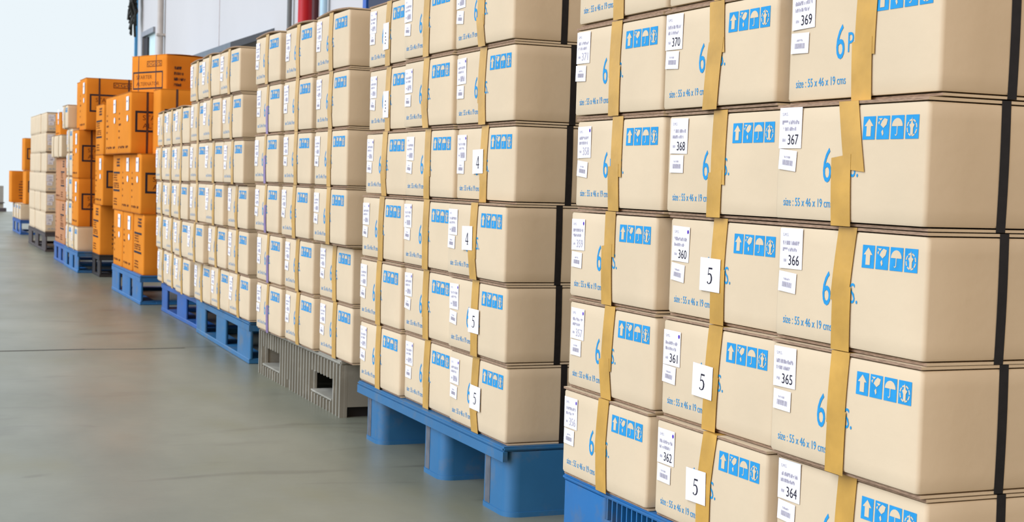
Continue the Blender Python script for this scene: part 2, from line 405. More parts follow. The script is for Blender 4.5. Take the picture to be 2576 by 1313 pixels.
CM['tape'] = [tape_mesh(RT.uniform(-.006, .006), RT.uniform(-.008, .006), RT.uniform(-.008, .006), RT.uniform(.05, .10), 0.046, RT.choice((-.007, -.004, .003, .006))) for _ in range(9)]
CM['ptape'] = tape_mesh(0.002, 0.0, -0.002, 0.085, 0.034, 0.001, TAPE, PTAPE)
def strap_mesh(w, h, wd=0.017, out=0.0017, mtl=STRAP, th=0.0006):
    """band round the carton parallel to the front, centred on local y = 0"""
    mb = MB(); N = 6
    loop = [(w / 2 + out * (0.15 + 0.85 * math.sin(math.pi * i / N)), h * i / N) for i in range(N + 1)]
    loop = loop + [(-x, z) for x, z in loop[::-1]]
    loop = [(x, min(max(z, 0.0), h)) for x, z in loop]; n = len(loop)
    vs = [(x, y, z) for y in (-wd / 2, wd / 2) for x, z in loop]
    mb.add(vs, [[i, (i + 1) % n, n + (i + 1) % n, n + i] for i in range(n)], mtl)
    return mb.mesh('strap')
CM['strap'] = strap_mesh(CW, CH + 0.0003)
RC = random.Random(11)
COUNT = {}
def carton(F, S, Z, label, group, number=None, tape=None, sheet=None, sheet_at=None, yaw=0.0, lids=False, rz=None, plain=False, straps=True, labels=True, ptape=False):
    """F is the middle of the front along the row, S the sideways place of the front"""
    r = obj('cardboard_carton', None, None, label, 'carton', group, loc=P3(F, S, Z), rz=(-math.pi / 2 + yaw) if rz is None else rz)
    r.empty_display_size = 0.1; r.rotation_euler[1] = RC.uniform(-.0022, .0022)
    obj('body', CM['body'], r)
    for nm in 'lr':
        obj('top_flap', CM[('up' if lids else 'top') + nm], r); obj('bottom_flap', CM['bot' + nm], r)
    if not plain:
        obj('handling_marks', CM['marks'], r, 'blue handling symbols')
        obj('count_print', CM['count'], r, 'large blue count lettering'); obj('size_print', CM['size'], r, 'small blue size lettering')
    obj('packing_tape', CM['ptape'] if ptape else (tape_mesh(*tape) if tape else RC.choice(CM['tape'])), r, 'purple over tan packing tape' if ptape else 'tan packing tape')
    if straps:
        for y in (0.144, 0.405): obj('strap', CM['strap'], r, 'black strap', loc=(0, y + RC.uniform(-.014, .014), 0))
    if labels and not plain:
        dx, dz = RC.uniform(-.003, .004), RC.uniform(-.004, .004)
        if number and int(number) > 363: dz += 0.013
        obj('shipping_label', shipping_label(number, int(number), int(number) < 364) if number else RC.choice(CM['lab']), r, 'white paper label', loc=(-CW / 2 + 0.010 + dx, -0.0026, CH - 0.086 + dz), rot=(0, RC.uniform(-.02, .02), 0))
        obj('barcode_sticker', RC.choice(CM['bar']), r, 'small white barcode sticker', loc=(-CW / 2 + 0.010 + dx + RC.uniform(-.002, .004), -0.0029, CH - 0.122 + dz + RC.uniform(-.002, .003)), rot=(0, RC.uniform(0, .09), 0))
    if sheet:
        u, v = sheet_at or (-0.052, 0.052)
        obj('number_sheet', CM[sheet], r, 'white paper sheet with a black mark' if sheet == 'tag' else 'white sheet reading ' + sheet, loc=(u, -0.0064, v), rot=(0, RC.uniform(-.03, .03), 0))
    return r

# ------------------------------------------------------------------ the setting
def slab(name, F0, F1, S0, S1, Z0, Z1, m, **kw):
    mb = MB(); mb.box(S0, S1, F0, F1, Z0, Z1, m); return obj(name, mb.mesh(name), **kw)
fl = MB(); fl.box(-14, 3.6, -4, 28, -0.15, 0.0, FLOOR)
obj('floor', fl.mesh('floor'), kind='structure')
SEAM = mat('dark_joint_filler', (0.075, 0.07, 0.062), 0.8, 0.3, 5)
rs = random.Random(3); sm = MB()
pl = [(-6 + 0.22 * i, 6.66 + rs.uniform(-.02, .02) - 0.06 * math.sin(i * 0.35)) for i in range(35)]
for i in range(len(pl) - 1):
    if i == len(pl) - 2: continue
    wd = 0.011 if i < 31 else 0.007
    (a, b), (c, d) = pl[i], pl[i + 1]
    sm.add([(a, b - wd, .0008), (c, d - wd, .0008), (c, d + wd, .0008), (a, b + wd, .0008)], [(0, 1, 2, 3)], SEAM)
obj('trim_1', sm.mesh('floor_joint', False), kind='structure')
wl = MB()
wl.box(3.4, 3.6, 21.72, 22.3, 0, 7, WALLM); wl.box(3.4, 3.6, 20.72, 21.72, 2.79, 7, WALLM); wl.box(3.4, 3.6, -2, 20.72, 0, 7, WALLM)
wl.box(3.392, 3.4, 16.44, 16.46, 0, 7, mat('pale_joint', (0.55, 0.55, 0.57), .8)); wl.box(3.392, 3.4, 13.0, 13.03, 0, 7, MATS['pale_joint'])
obj('wall_right', wl.mesh('wall_right'), kind='structure')
fr = MB(); FRM = mat('grey_frame_paint', (0.24, 0.26, 0.29), 0.6)
fr.box(3.37, 3.5, 20.72, 21.75, 2.72, 2.79, FRM); fr.box(3.37, 3.5, 21.66, 21.75, 0, 2.72, FRM)
fr.box(3.42, 3.5, 20.72, 21.66, 0.0, 2.72, mat('pale_aqua_door', (0.50, 0.66, 0.68), 0.5))
fr.box(3.395, 3.42, 21.33, 21.66, 0.0, 2.70, mat('dark_gap', (0.03, 0.03, 0.035), 0.8))
obj('door_1', fr.mesh('door_1'), kind='structure')
CPM = mat('blue_corner_flashing', (0.06, 0.26, 0.50), 0.5)
mb = MB(); mb.box(3.36, 3.40, 22.26, 22.32, 0, 7, CPM); obj('trim_2', mb.mesh('corner_flashing'), kind='structure')
fl2 = MB(); LW = mat('pale_far_wall', (0.36, 0.40, 0.43), 0.7); LB = mat('dark_wall_base', (0.09, 0.09, 0.12), 0.8)
fl2.box(-14, 1.95, 28.0, 28.2, 0.06, 0.46, LW); fl2.box(-14, 2.0, 27.95, 28.2, -0.15, 0.06, LB); fl2.box(-14, 1.97, 27.97, 28.22, 0.15, 0.165, LB)
obj('wall_far', fl2.mesh('wall_far'), kind='structure')

def pipe(name, F, r, m, label, cat, z0=0.0, z1=6.9, clips=True):
    mb = MB(); mb.tube(P3(F, 3.4 - r - 0.02, z0), P3(F, 3.4 - r - 0.02, z1), r, m, 14); o = obj(name, mb.mesh(name), None, label, cat)
    cb = MB()
    for z in (1.2, 2.6, 4.0): cb.box(3.4 - 2 * r - 0.03, 3.4, F - r - 0.01, F + r + 0.01, z, z + 0.03, m)
    obj('pipe_clip', cb.mesh('pipe_clip'), o); return o
pipe('drain_pipe', 19.95, 0.042, mat('grey_beige_pipe', (0.46, 0.44, 0.42), 0.6), 'beige-grey drain pipe on white wall beside the open doorway', 'pipe')
pipe('conduit_pipe', 13.18, 0.022, mat('dark_grey_pipe', (0.14, 0.15, 0.15), 0.6), 'thin dark grey pipe on white wall just left of red pipe', 'pipe')
pipe('conduit_pipe', 12.27, 0.030, mat('dark_maroon_pipe', (0.06, 0.012, 0.015), 0.5), 'dark maroon pipe touching the right side of the red pipe', 'pipe')
pipe('fire_pipe', 12.47, 0.064, mat('red_pipe_paint', (0.45, 0.012, 0.02), 0.4), 'red pipe running up the white wall', 'pipe')
pipe('drain_pipe', 12.01, 0.030, mat('pale_blue_pipe', (0.40, 0.60, 0.74), 0.5), 'pale blue pipe on white wall right of red pipe', 'pipe')
# dark blue cabinet behind the second stack
cb = MB(); DB = mat('dark_navy_paint', (0.02, 0.03, 0.07), 0.5); CB = mat('blue_edge_paint', (0.02, 0.10, 0.42), 0.4)
cb.box(3.10, 3.398, 9.30, 9.95, 0, 2.9, DB); kb = cb.mesh('cabinet')
o = obj('wall_cabinet', kb, None, 'dark navy cabinet with blue edge against the white wall', 'cabinet')
cb = MB(); cb.box(3.08, 3.398, 9.95, 10.03, 0, 2.9, CB); obj('cabinet_edge', cb.mesh('cabinet_edge'), o, 'bright blue edge')
cb = MB(); cb.box(3.085, 3.10, 9.35, 9.91, 0.1, 2.8, DB); obj('cabinet_door', cb.mesh('cabinet_door'), o)
# canopy along the wall
aw = MB(); AW = mat('slate_grey_canopy', (0.13, 0.16, 0.19), 0.6)
aw.add([(3.398, 18.4, 2.20), (3.398, 13.9, 2.20), (2.98, 13.9, 2.04), (2.98, 18.4, 2.04), (3.398, 18.4, 2.13), (3.398, 13.9, 2.13), (2.98, 13.9, 1.98), (2.98, 18.4, 1.98)],
       [(0, 1, 2, 3), (4, 7, 6, 5), (0, 3, 7, 4), (1, 5, 6, 2), (2, 6, 7, 3), (0, 4, 5, 1)], AW)
o = obj('wall_canopy', aw.mesh('canopy'), None, 'slate grey sloping canopy fixed low along the white wall', 'canopy')
for F in (14.2, 16.2, 18.1):
    mb = MB(); mb.tube(P3(F, 3.397, 1.86), P3(F, 3.05, 2.003), 0.012, AW, 8); obj('bracket', mb.mesh('bracket'), o)
# bunch of cable hanging at the building's far corner
hc = MB(); CBL = mat('black_cable', (0.02, 0.022, 0.02), 0.7); rh = random.Random(5)
for k in range(22):
    p = P3(22.02 + rh.uniform(-.12, .12), 3.30 + rh.uniform(-.05, .05), 4.2)
    z_end = rh.uniform(2.75, 3.4)
    for i in range(8):
        t = 4.2 + (z_end - 4.2) * (i + 1) / 8
        q = P3(22.02 + rh.uniform(-.14, .14) - 0.12 * (4.2 - t), 3.26 + rh.uniform(-.05, .06), t)
        hc.tube(p, q, rh.uniform(.010, .022), CBL, 6); p = q
o = obj('hanging_cable', hc.mesh('cables'), None, 'tangled black cable bundle hanging at the far corner of the white wall', 'cable')
hb = MB(); hb.box(3.20, 3.40, 21.85, 22.20, 4.17, 4.22, CBL); obj('cable_bracket', hb.mesh('cable_bracket'), o)

# ------------------------------------------------------------------ pallets (front faces local -Y, origin at the foot of the front, middle)
def pallet_root(F, S, label, group=None, yaw=0.0):
    return obj('plastic_pallet', None, None, label, 'pallet', group, loc=P3(F, S, 0), rz=-math.pi / 2 + yaw)
def open_pallet(F, S, L, D, H, m, label, ribs=False, runners=None, group=None):
    r = pallet_root(F, S, label, group)
    mb = MB(); t = 0.012
    mb.box(-L / 2, L / 2, 0, D, H - t, H, m)
    me = bevel(mb.mesh('deck'), 0.004, 2); obj('deck', me, r)
    rim = MB(); rh_ = 0.036
    if ribs:
        for (p0, p1), (q0, q1) in zip(runners[:-1], runners[1:]):
            rl = MB(); rl.box(p1, q0, .003, .030, H - 0.066, H - 0.056, m); obj('deck_rail', rl.mesh('deck_rail'), r)
            rl = MB(); rl.box(p1, q0, .075, .085, H - 0.056, H - t, m); obj('deck_web', rl.mesh('deck_web'), r)
            n = 14
            for i in range(n):
                x = p1 + 0.010 + (q0 - p1 - 0.020) * i / (n - 1)
                rb = MB(); rb.box(x - .002, x + .002, .004, .074, H - 0.0555, H - t, m); obj('deck_rib', rb.mesh('deck_rib'), r)
    else:
        rim.box(-L / 2, L / 2, 0, .012, H - rh_, H - t, m)
        obj('deck_rim', rim.mesh('deck_rim'), r)
    for (p0, p1), (q0, q1) in zip(runners[:-1], runners[1:]):
        mb = MB(); mb.box(p1 + .0005, q0 - .0005, D * .45, D * .45 + .012, .02, H - t - .0005, m); obj('light_block_web', mb.mesh('light_block_web'), r)  # added wall between runners, stops light from the back brightening the openings
    for x0, x1 in runners:
        y0 = 0.002 if ribs else 0.013
        mb = MB(); mb.prism(rrect(x0, x1, y0, D - 0.004, 0.012 if ribs else 0.035, 5), 0.012, H - t - 0.001, m, True)
        mb.prism(rrect(x0 - .003, x1 + .003, y0 - .002, D, 0.013 if ribs else 0.038, 5), 0.0, 0.012, m, True)
        rn = obj('runner', mb.mesh('runner'), r)
        if not ribs:
            s = MB(); a = x0 + 0.052
            s.box(a - 0.015, a + 0.015, y0 - 0.0012, y0 + 0.002, 0.014, H - rh_, SCUFF); obj('worn_stripe', s.mesh('worn_stripe'), rn, 'grey worn stripe')
    return r
def closed_pallet(F, S, L, D, H, m, label, posts, yaw=0.0, group=None, rail=0.022):
    r = pallet_root(F, S, label, group, yaw); t = 0.014
    mb = MB(); mb.box(-L / 2, L / 2, 0, D, H - t, H, m); obj('deck', bevel(mb.mesh('deck'), 0.004, 2), r)
    mb = MB()
    for y0, y1 in ((0, .014), (D - .014, D)): mb.box(-L / 2, L / 2, y0, y1, H - 0.040, H - t - .0005, m)
    for x0, x1 in ((-L / 2, -L / 2 + .014), (L / 2 - .014, L / 2)): mb.box(x0, x1, .0142, D - .0142, H - 0.040, H - t - .0005, m)
    obj('deck_rim', mb.mesh('deck_rim'), r)
    mb = MB(); mb.box(-L / 2 + .002, L / 2 - .002, 0.001, 0.10, 0, rail, m); mb.box(-L / 2 + .002, L / 2 - .002, D - 0.1, D - .001, 0, rail, m)
    mb.box(-L / 2 + .002, -L / 2 + .1, .1, D - .1, 0, rail, m); mb.box(L / 2 - .1, L / 2 - .002, .1, D - .1, 0, rail, m)
    obj('bottom_rail', bevel(mb.mesh('bottom_rail'), 0.003, 1), r)
    for x0, x1 in posts:
        for y0, y1 in ((.003, .020), (D * .62, D * .62 + .15), (D - .16, D - .003)):
            mb = MB(); mb.prism(rrect(x0, x1, y0, y1, 0.008 if y0 < .01 else 0.022, 4), rail - .001, H - t - .001, m, True); obj('post', mb.mesh('post'), r)
    mb = MB(); mb.box(-L / 2 + .02, L / 2 - .02, D * .58, D * .58 + .012, rail, H - t - .0005, m); obj('light_block_web', mb.mesh('light_block_web'), r)  # added inner wall, blocks light from behind so the openings stay dark
    return r
def ribbed_pallet(F, S, L, D, H, label, yaw=0.0):
    r = pallet_root(F, S, label, None, yaw); m = GREYP
    mb = MB(); mb.box(-L / 2, L / 2, 0, D, H - 0.014, H, m)
    obj('deck', bevel(mb.mesh('deck'), 0.004, 2), r)
    mb = MB(); holes = [(-L / 2 + 0.055, -L / 2 + 0.325), (L / 2 - 0.375, L / 2 - 0.115)]; hz0, hz1 = 0.046, 0.112
    xs = [-L / 2] + [x for hh in holes for x in hh] + [L / 2]
    y0, y1 = 0.016, 0.026
    for i in range(0, len(xs), 2): mb.box(xs[i], xs[i + 1], y0, y1, 0.0, H - 0.014, m)
    for a, b in holes:
        mb.box(a, b, y0, y1, hz1, H - 0.014, m); mb.box(a, b, y0, y1, 0.0, hz0 - 0.004, m)
        mb.box(a, b, 0.004, 0.16, hz0 - 0.006, hz0, m)
    obj('front_panel', mb.mesh('front_panel'), r)
    n = 31
    def rib(x, z0, z1):
        mb = MB(); mb.box(x - .0045, x + .0045, 0.0, y0, z0, z1, m); obj('rib', mb.mesh('rib'), r)
    for i in range(n):
        x = -L / 2 + 0.006 + (L - 0.012) * i / (n - 1)
        if any(a - .002 < x < b + .002 for a, b in holes): rib(x, hz1 + .004, H - .0145); rib(x, 0.0, hz0 - .008)
        else: rib(x, 0.0 if abs(x + .12) > .03 else 0.035, H - .0145)
    for x in (L / 2 - 0.012, -L / 2):
        mb = MB(); mb.box(x, x + 0.012, 0.0265, D, 0.035, H - 0.0145, m); obj('side_panel', mb.mesh('side_panel'), r)
    mb = MB(); mb.box(-L / 2 + .02, L / 2 - .02, D - .03, D - .005, 0, H - .014, m); mb.box(-.06, .06, .16, D - .04, 0, H - .014, m); mb.box(-L / 2 + .02, -L / 2 + .05, .02, D - .04, 0, H - .014, m); mb.box(L / 2 - .05, L / 2 - .02, .02, D - .04, 0, H - .014, DARKP)
    obj('inner_web', mb.mesh('inner_web'), r)
    return r
DK = 0.171
open_pallet(2.265, 1.36, 1.215, 1.1, DK, BLUE_B, 'scuffed bright blue plastic pallet under the nearest carton stack, ribbed deck edge', True, [(-.605, -.405), (-.11, .11), (.405, .605)])
open_pallet(3.775, 1.352, 1.175, 1.1, DK, BLUE_A, 'blue plastic pallet with three open legs and grey stripes under the second stack', False, [(-.545, -.40), (-.02, .14), (.415, .5875)])
ribbed_pallet(5.265, 1.392, 1.16, 1.0, 0.190, 'grey ribbed plastic pallet with two fork openings')
closed_pallet(6.75, 1.425, 1.28, 1.1, 0.179, BLUE_A, 'sky blue plastic pallet with two square openings behind the grey pallet', [(-.64, -.42), (-.12, .10), (.38, .64)], yaw=-0.02)
closed_pallet(7.99, 1.465, 1.16, 1.1, 0.173, BLUE_C, 'deep blue plastic pallet under the five-row carton stack', [(-.58, -.42), (-.10, .16), (.44, .58)])
closed_pallet(9.53, 1.40, 1.20, 1.1, 0.177, BLUE_B, 'bright blue plastic pallet under the nearest orange cartons', [(-.60, -.30), (-.14, .16), (.28, .60)])
closed_pallet(12.20, 1.362, 0.94, 1.1, 0.166, BLUE_B, 'blue plastic pallet under the mixed orange and cream stack', [(-.47, -.30), (-.12, .10), (.24, .47)])
closed_pallet(13.14, 1.372, 0.86, 1.1, 0.166, BLUE_C, 'dark blue pallet under brownish cartons, behind the mixed stack', [(-.43, -.26), (-.1, .1), (.26, .43)])
closed_pallet(11.50, 1.468, 0.42, 0.8, 0.166, DARKP, 'black pallet beside the blue pallet of the mixed stack', [(-.21, -.08), (.08, .21)])
closed_pallet(15.6, 1.405, 1.8, 1.0, 0.186, BROWNP, 'dark brown pallet under the tall cream stack far left', [(-.9, -.55), (-.15, .15), (.55, .9)])
closed_pallet(19.0, 1.475, 1.16, 1.0, 0.174, BLUE_C, 'farthest blue pallet at the left end of the row', [(-.58, -.4), (-.1, .1), (.4, .58)])

# ------------------------------------------------------------------ the five stacks of cream cartons
ROWN = ['bottom', 'second', 'third', 'fourth', 'fifth', 'top']
PITCH = 0.192
def dS(real, seen, lim=0.034): return max(-lim, min(lim, 1.358 * (real / seen - 1)))
# nearest stack: seen left edges of each column (left, middle, right) and the right end, bottom row first
T1 = [([2.875, 2.457, 2.037], 1.661), ([2.857, 2.444, 2.060], 1.688), ([2.860, 2.432, 2.061], 1.686), ([2.853, 2.451, 2.073], 1.697), ([2.874, 2.490, 2.060], 1.669), ([2.862, 2.466, 2.07], 1.68)]
NUM1 = [['356', '362', '364'], ['357', '361', '365'], ['359', '360', '366'], ['358', '368', '367'], ['371', '370', '369'], [None] * 3]
TAPE1 = {'364': (.006, .002, -.004), '365': (.000, -.004, -.006), '366': (.004, -.008, -.004, .075, .047, .006), '367': (.004, .028, -.004, .085, .05, -.034),
         '368': (.0, .0, -.014, .06, .047, -.008), '369': (.022, .020, .014, .07, .05, -.006), '370': (.0, .010, -.014, .10, .05, -.004), '360': (-.004, -.008, -.006),
         '361': (.004, -.004, -.010), '362': (.010, -.006, -.006), '356': (.004, -.002, .004), '357': (.004, -.004, -.002, .06, .046, -.008), '359': (.0, .004, -.006, .10, .046, -.012),
         '358': (.004, .006, -.004, .07, .047, -.012), '371': (.002, .0, -.002)}
SHEET1 = {'360': ('5', (-.064, .058)), '361': ('5', (-.066, .058)), '362': ('5', (-.062, .057))}
G1 = [2.850, 2.460, 2.070]
for r, (seen, right) in enumerate(T1):
    for c in range(3):
        d = dS(G1[c], seen[c], 0.024)
        if c == 2: d = 0.5 * (d + dS(1.680, right, 0.024))
        sh_F = {(2, 0): .015, (0, 0): .018, (1, 0): .008, (4, 1): .010, (4, 0): .012}.get((r, c), 0.0)
        if sh_F: d *= 0.3
        n = NUM1[r][c]; col = ('left', 'middle', 'right')[c]
        lab = ('cream carton numbered %s, %s column of the nearest stack, %s row' % (n, col, ROWN[r])) if n else 'cream carton cut by the top of the picture, %s column of nearest stack' % col
        sh = SHEET1.get(n, (None, None))
        if sh[0]: lab = 'cream carton numbered %s with a white sheet reading 5, nearest stack' % n
        carton(G1[c] - 0.195 + sh_F, 1.358 + d, DK + 0.001 + PITCH * r, lab, 'cream cartons of the nearest stack', n, TAPE1.get(n), sh[0], sh[1], yaw=RC.uniform(-.004, .004))
# second stack
T2 = [([4.368, 3.940, 3.578], 3.187), ([4.380, 3.956, 3.604], 3.200), ([4.372, 3.976, 3.622], 3.222), ([4.350, 3.977, 3.572], 3.173), ([4.332, 4.004, 3.595], 3.188), ([4.348, 4.017, 3.624], 3.194)]
G2 = [4.365, 3.975, 3.587]
SH2 = {(0, 2): ('5', (-.030, .058)), (1, 2): ('5', (-.034, .058)), (2, 2): ('4', (-.072, .07)), (3, 2): ('4', (-.064, .07)), (4, 0): ('tag', (-.036, .040)), (5, 0): ('tag', (-.034, .048))}
for r, (seen, right) in enumerate(T2):
    for c in range(3):
        d = dS(G2[c], seen[c], 0.02)
        if c == 2: d = 0.5 * (d + dS(3.196, right, 0.02))
        col = ('left', 'middle', 'right')[c]; sh = SH2.get((r, c), (None, None))
        lab = 'cream carton in %s row, %s column of second stack, on blue pallet with open legs' % (ROWN[r], col)
        if sh[0] in ('4', '5'): lab = 'cream carton with white sheet reading %s, second stack, %s row, right column' % (sh[0], ROWN[r])
        if sh[0] == 'tag': lab = 'cream carton with white tag over its tape, second stack, %s row, left column' % ROWN[r]
        carton(G2[c] - 0.195, 1.358 + d, DK + 0.001 + PITCH * r, lab, 'cream cartons of the second stack', None, None, sh[0], sh[1], yaw=RC.uniform(-.003, .003), straps=True)
# third stack, on the grey pallet
L3 = [5.84, 5.39, 4.945]
for r in range(6):
    for c in range(3):
        F, S = L3[c] - 0.197, 1.358 + RC.uniform(-.004, .004)
        if r == 0: F = (5.755, 5.40, 5.13)[c] - 0.197; S = (1.362, 1.39, 1.435)[c]; F -= (0, .10, .0)[c] * 0
        if r == 1: F = (5.775, 5.345, 5.0)[c] - 0.197; S = (1.362, 1.366, 1.40)[c]
        if r == 0: F = (5.765, 5.358, 4.955)[c] - 0.197; S = (1.360, 1.372, 1.392)[c]
        if r == 1: F = (5.785, 5.368, 4.960)[c] - 0.197; S = (1.362, 1.370, 1.390)[c]
        carton(F, S, 0.191 + PITCH * r, 'cream carton in %s row, %s column of the stack on grey ribbed pallet%s' % (ROWN[r], ('left', 'middle', 'right')[c], ', purple tape' if c == 0 and r < 5 else ''),
               'cream cartons on the grey ribbed pallet', yaw=RC.uniform(-.004, .004), lids=(r == 5), ptape=(c == 0 and r < 5))
# fourth stack
T4 = [([7.05, 6.655, 6.275], 5.89), ([7.246, 6.737, 6.322], 5.93), ([7.20, 6.82, 6.343], 5.95), ([7.21, 6.84, 6.44], 6.053), ([7.208, 6.91, 6.485], 6.085), ([7.24, 6.95, 6.547], 6.143)]
G4 = [7.265, 6.875, 6.485]
for r, (seen, right) in enumerate(T4):
    for c in range(3):
        d = dS(G4[c], seen[c], 0.045 if r < 3 else 0.02)
        if c == 2: d = 0.5 * (d + dS(6.095, right, 0.05 if r < 3 else 0.02))
        carton(G4[c] - 0.195, 1.36 + d, 0.180 + PITCH * r, 'cream carton in %s row, %s column of six-row stack on sky blue pallet' % (ROWN[r], ('left', 'middle', 'right')[c]),
               'cream cartons on the sky blue pallet', yaw=RC.uniform(-.003, .003), lids=(r == 5))
# fifth stack, five rows, turned a little
for r in range(5):
    for c in range(3):
        F = 7.405 + 0.195 + 0.39 * (2 - c)
        S = 1.385 + 0.0185 * (2 - c) + (0.02, 0.012, 0.004, 0.0, 0.008)[r] + RC.uniform(-.005, .005)
        carton(F, S, 0.174 + PITCH * r, 'cream carton in %s row, %s column of five-row stack beside orange cartons' % (ROWN[r] if r < 4 else 'top', ('left', 'middle', 'right')[c]),
               'cream cartons of the five-row stack', lids=(r == 4))

# ------------------------------------------------------------------ orange cartons
_OM = {}
def obody(w, d, h, m):
    k = ('b', w, d, h, m.name)
    if k not in _OM: _OM[k] = shell_mesh('orange_body', w, d, h, m, 0.004, 0.009, 0.004)
    return _OM[k]
def oflap(w, d, h, m, sg, top, lift=0.0):
    k = ('f', w, d, h, m.name, sg, top, lift)
    if k not in _OM: _OM[k] = flap_mesh('flap', w, d, sg, top, h, 0.0032, m, OEDGE, 0.001, lift)
    return _OM[k]
def bars_print(w, h, seed):
    a, b = .10 * w, .84 * w; out = []
    for v in (.652, .332):
        k = Ink(fronter(w, h, .004)); k.rect(a, b, v * h, (v + .036) * h, INK_K, 0.0008, 8); out.append(('printed_bar', k.mesh('printed_bar', False), 'thick black bar'))
    k = Ink(fronter(w, h, .004))
    for i in range(3): k.scribble(.46 * w, .82 * w, (.78 + .055 * i) * h, (.82 + .055 * i) * h, INK_K, seed + i)
    for i in range(3): k.scribble(.14 * w, .60 * w, (.52 + .045 * i) * h, (.55 + .045 * i) * h, INK_BR, seed + 5 + i)
    for i in range(3): k.scribble(.14 * w, .76 * w, (.395 + .035 * i) * h, (.42 + .035 * i) * h, INK_BR, seed + 9 + i)
    for i in range(3): k.scribble(.14 * w, .55 * w, (.08 + .05 * i) * h, (.11 + .05 * i) * h, INK_BR, seed + 15 + i)
    out.append(('printed_text', k.mesh('printed_text', False), 'small dark print')); return out
def notes_print(w, h, seed):
    k = Ink(fronter(w, h, .004)); rn = random.Random(seed)
    for i, z in enumerate((.66, .57, .47, .36, .25)):
        k.scribble(.10 * w, (.22 + .1 * (i == 2)) * w, z * h, (z + .035) * h, INK_BR, seed + i)
    k.scribble(.10 * w, .92 * w, .085 * h, .125 * h, INK_BR, seed + 8)
    return k.mesh('printed_notes', False)
def title_print(w, d, h):
    pl = ender(w, d, h, .004); d = min(d, .45)
    k = Ink(pl); k.frame(.06 * d, .90 * d, .345 * h, .69 * h, .013, INK_K); out = [('printed_frame', k.mesh('printed_frame', False), 'black rectangular frame')]
    k = Ink(pl); k.text('STARTER', .16 * d, .56 * d, .54 * h, .62 * h, INK_BR); k.text('ALTERNATOR', .16 * d, .80 * d, .41 * h, .49 * h, INK_BR)
    for i in range(3): k.scribble(.40 * d, .62 * d, (.10 + .05 * i) * h, (.13 + .05 * i) * h, INK_BR, i)
    out.append(('printed_lettering', k.mesh('printed_lettering', False), 'dark brown lettering'))
    k = Ink(pl); k.frame(.45 * d, .87 * d, .82 * h, .93 * h, .006, INK_BR)
    for i, ch in enumerate('OGOS'): k.text(ch, (.47 + .10 * i) * d, (.55 + .10 * i) * d, .845 * h, .905 * h, INK_K)
    out.append(('printed_logo', k.mesh('printed_logo', False), 'boxed logo')); return out
def list_print(w, d, h, seed):
    k = Ink(ender(w, d, h, .004))
    for i in range(7): k.scribble(.20 * d, (.36 + .05 * ((i * 3 + seed) % 3)) * d, (.64 - .088 * i) * h, (.685 - .088 * i) * h, INK_K, seed + i)
    return k.mesh('printed_list', False)
def olabel(): 
    k = Ink(lambda u, v, lift: (u, -lift, v)); k.rect(0, .10, 0, .085, PAPER, 0); k.scribble(.01, .07, .05, .062, INK_G, 3, .0004); return k.mesh('paper_label', False)
def odot():
    k = Ink(lambda u, v, lift: (u, -lift, v)); k.poly([(.032 * math.cos(i * .4), .020 * math.sin(i * .4)) for i in range(16)], PAPER, 0); return k.mesh('round_sticker', False)
_OM['lab'] = olabel(); _OM['dot'] = odot()
def orange(F, S, Z, label, group, w=0.386, d=0.45, h=0.362, front='label', end='title', m=None, yaw=0.0, straps=True, lift=0.0):
    m = m or ORANGE
    r = obj('orange_carton', None, None, label, 'carton', group, loc=P3(F, S, Z), rz=-math.pi / 2 + yaw)
    obj('body', obody(w, d, h, m), r)
    for sg in (-1, 1): obj('top_flap', oflap(w, d, h, m, sg, True, lift), r); obj('bottom_flap', oflap(w, d, h, m, sg, False), r)
    seed = len(label)
    def once(key, f):
        if key not in _OM: _OM[key] = f()
        return _OM[key]
    if front == 'bars':
        for nm, me, lb in once(('bars', w, h), lambda: bars_print(w, h, 4)): obj(nm, me, r, lb)
    if front in ('label', 'notes'): obj('printed_notes', once(('notes', w, h), lambda: notes_print(w, h, 2)), r, 'small brown print')
    if front == 'label':
        obj('paper_label', _OM['lab'], r, 'white paper label', loc=(w / 2 - .155, -.005, h * .70)); obj('round_sticker', _OM['dot'], r, 'round white sticker', loc=(w / 2 - .10, -.0052, h * .57))
    if end == 'title':
        for nm, me, lb in once(('title', w, d, h), lambda: title_print(w, d, h)): obj(nm, me, r, lb)
    if end == 'list': obj('printed_list', once(('list', w, d, h), lambda: list_print(w, d, h, 2)), r, 'column of black text')
    if straps and end == 'title':
        for u in (.22, .71): obj('strap', once(('strap', w, h), lambda: strap_mesh(w, h + .0003, .013, .0028, OSTRAP)), r, 'thin dark strap', loc=(0, u * min(d, .45), 0))
    return r
GA = 'orange cartons of the nearest orange stack'
for r, z in enumerate((0.178, 0.5425)):
    for c, F in enumerate((9.94, 9.55, 9.16)):
        fr_ = ('label', 'label', 'bars')[c] if r == 0 else ('bars', 'label', 'label')[c]
        orange(F - 0.03 if r == 0 else F, (1.405, 1.410, 1.418)[c] if r == 0 else 1.400, z, 'orange carton, %s row, %s column of the nearest orange stack' % (('bottom', 'middle')[r], ('left', 'middle', 'right')[c]), GA, 0.383, 0.5, 0.362,
               fr_, 'list' if r == 0 else 'title')
orange(9.925, 1.356, 0.907, 'wide orange carton with white label, left in top row of the nearest orange stack', GA, 0.545, 0.60, 0.372, 'label', 'plain')
orange(9.375, 1.356, 0.907, 'wide orange carton with white label and strapped lettered end, top row of nearest orange stack', GA, 0.545, 0.60, 0.372, 'label', 'title')
orange(8.975, 1.488, 0.9055, 'orange carton set back behind the five-row cream stack, strapped end partly hidden', GA, 0.245, 0.45, 0.385, 'plain', 'title')
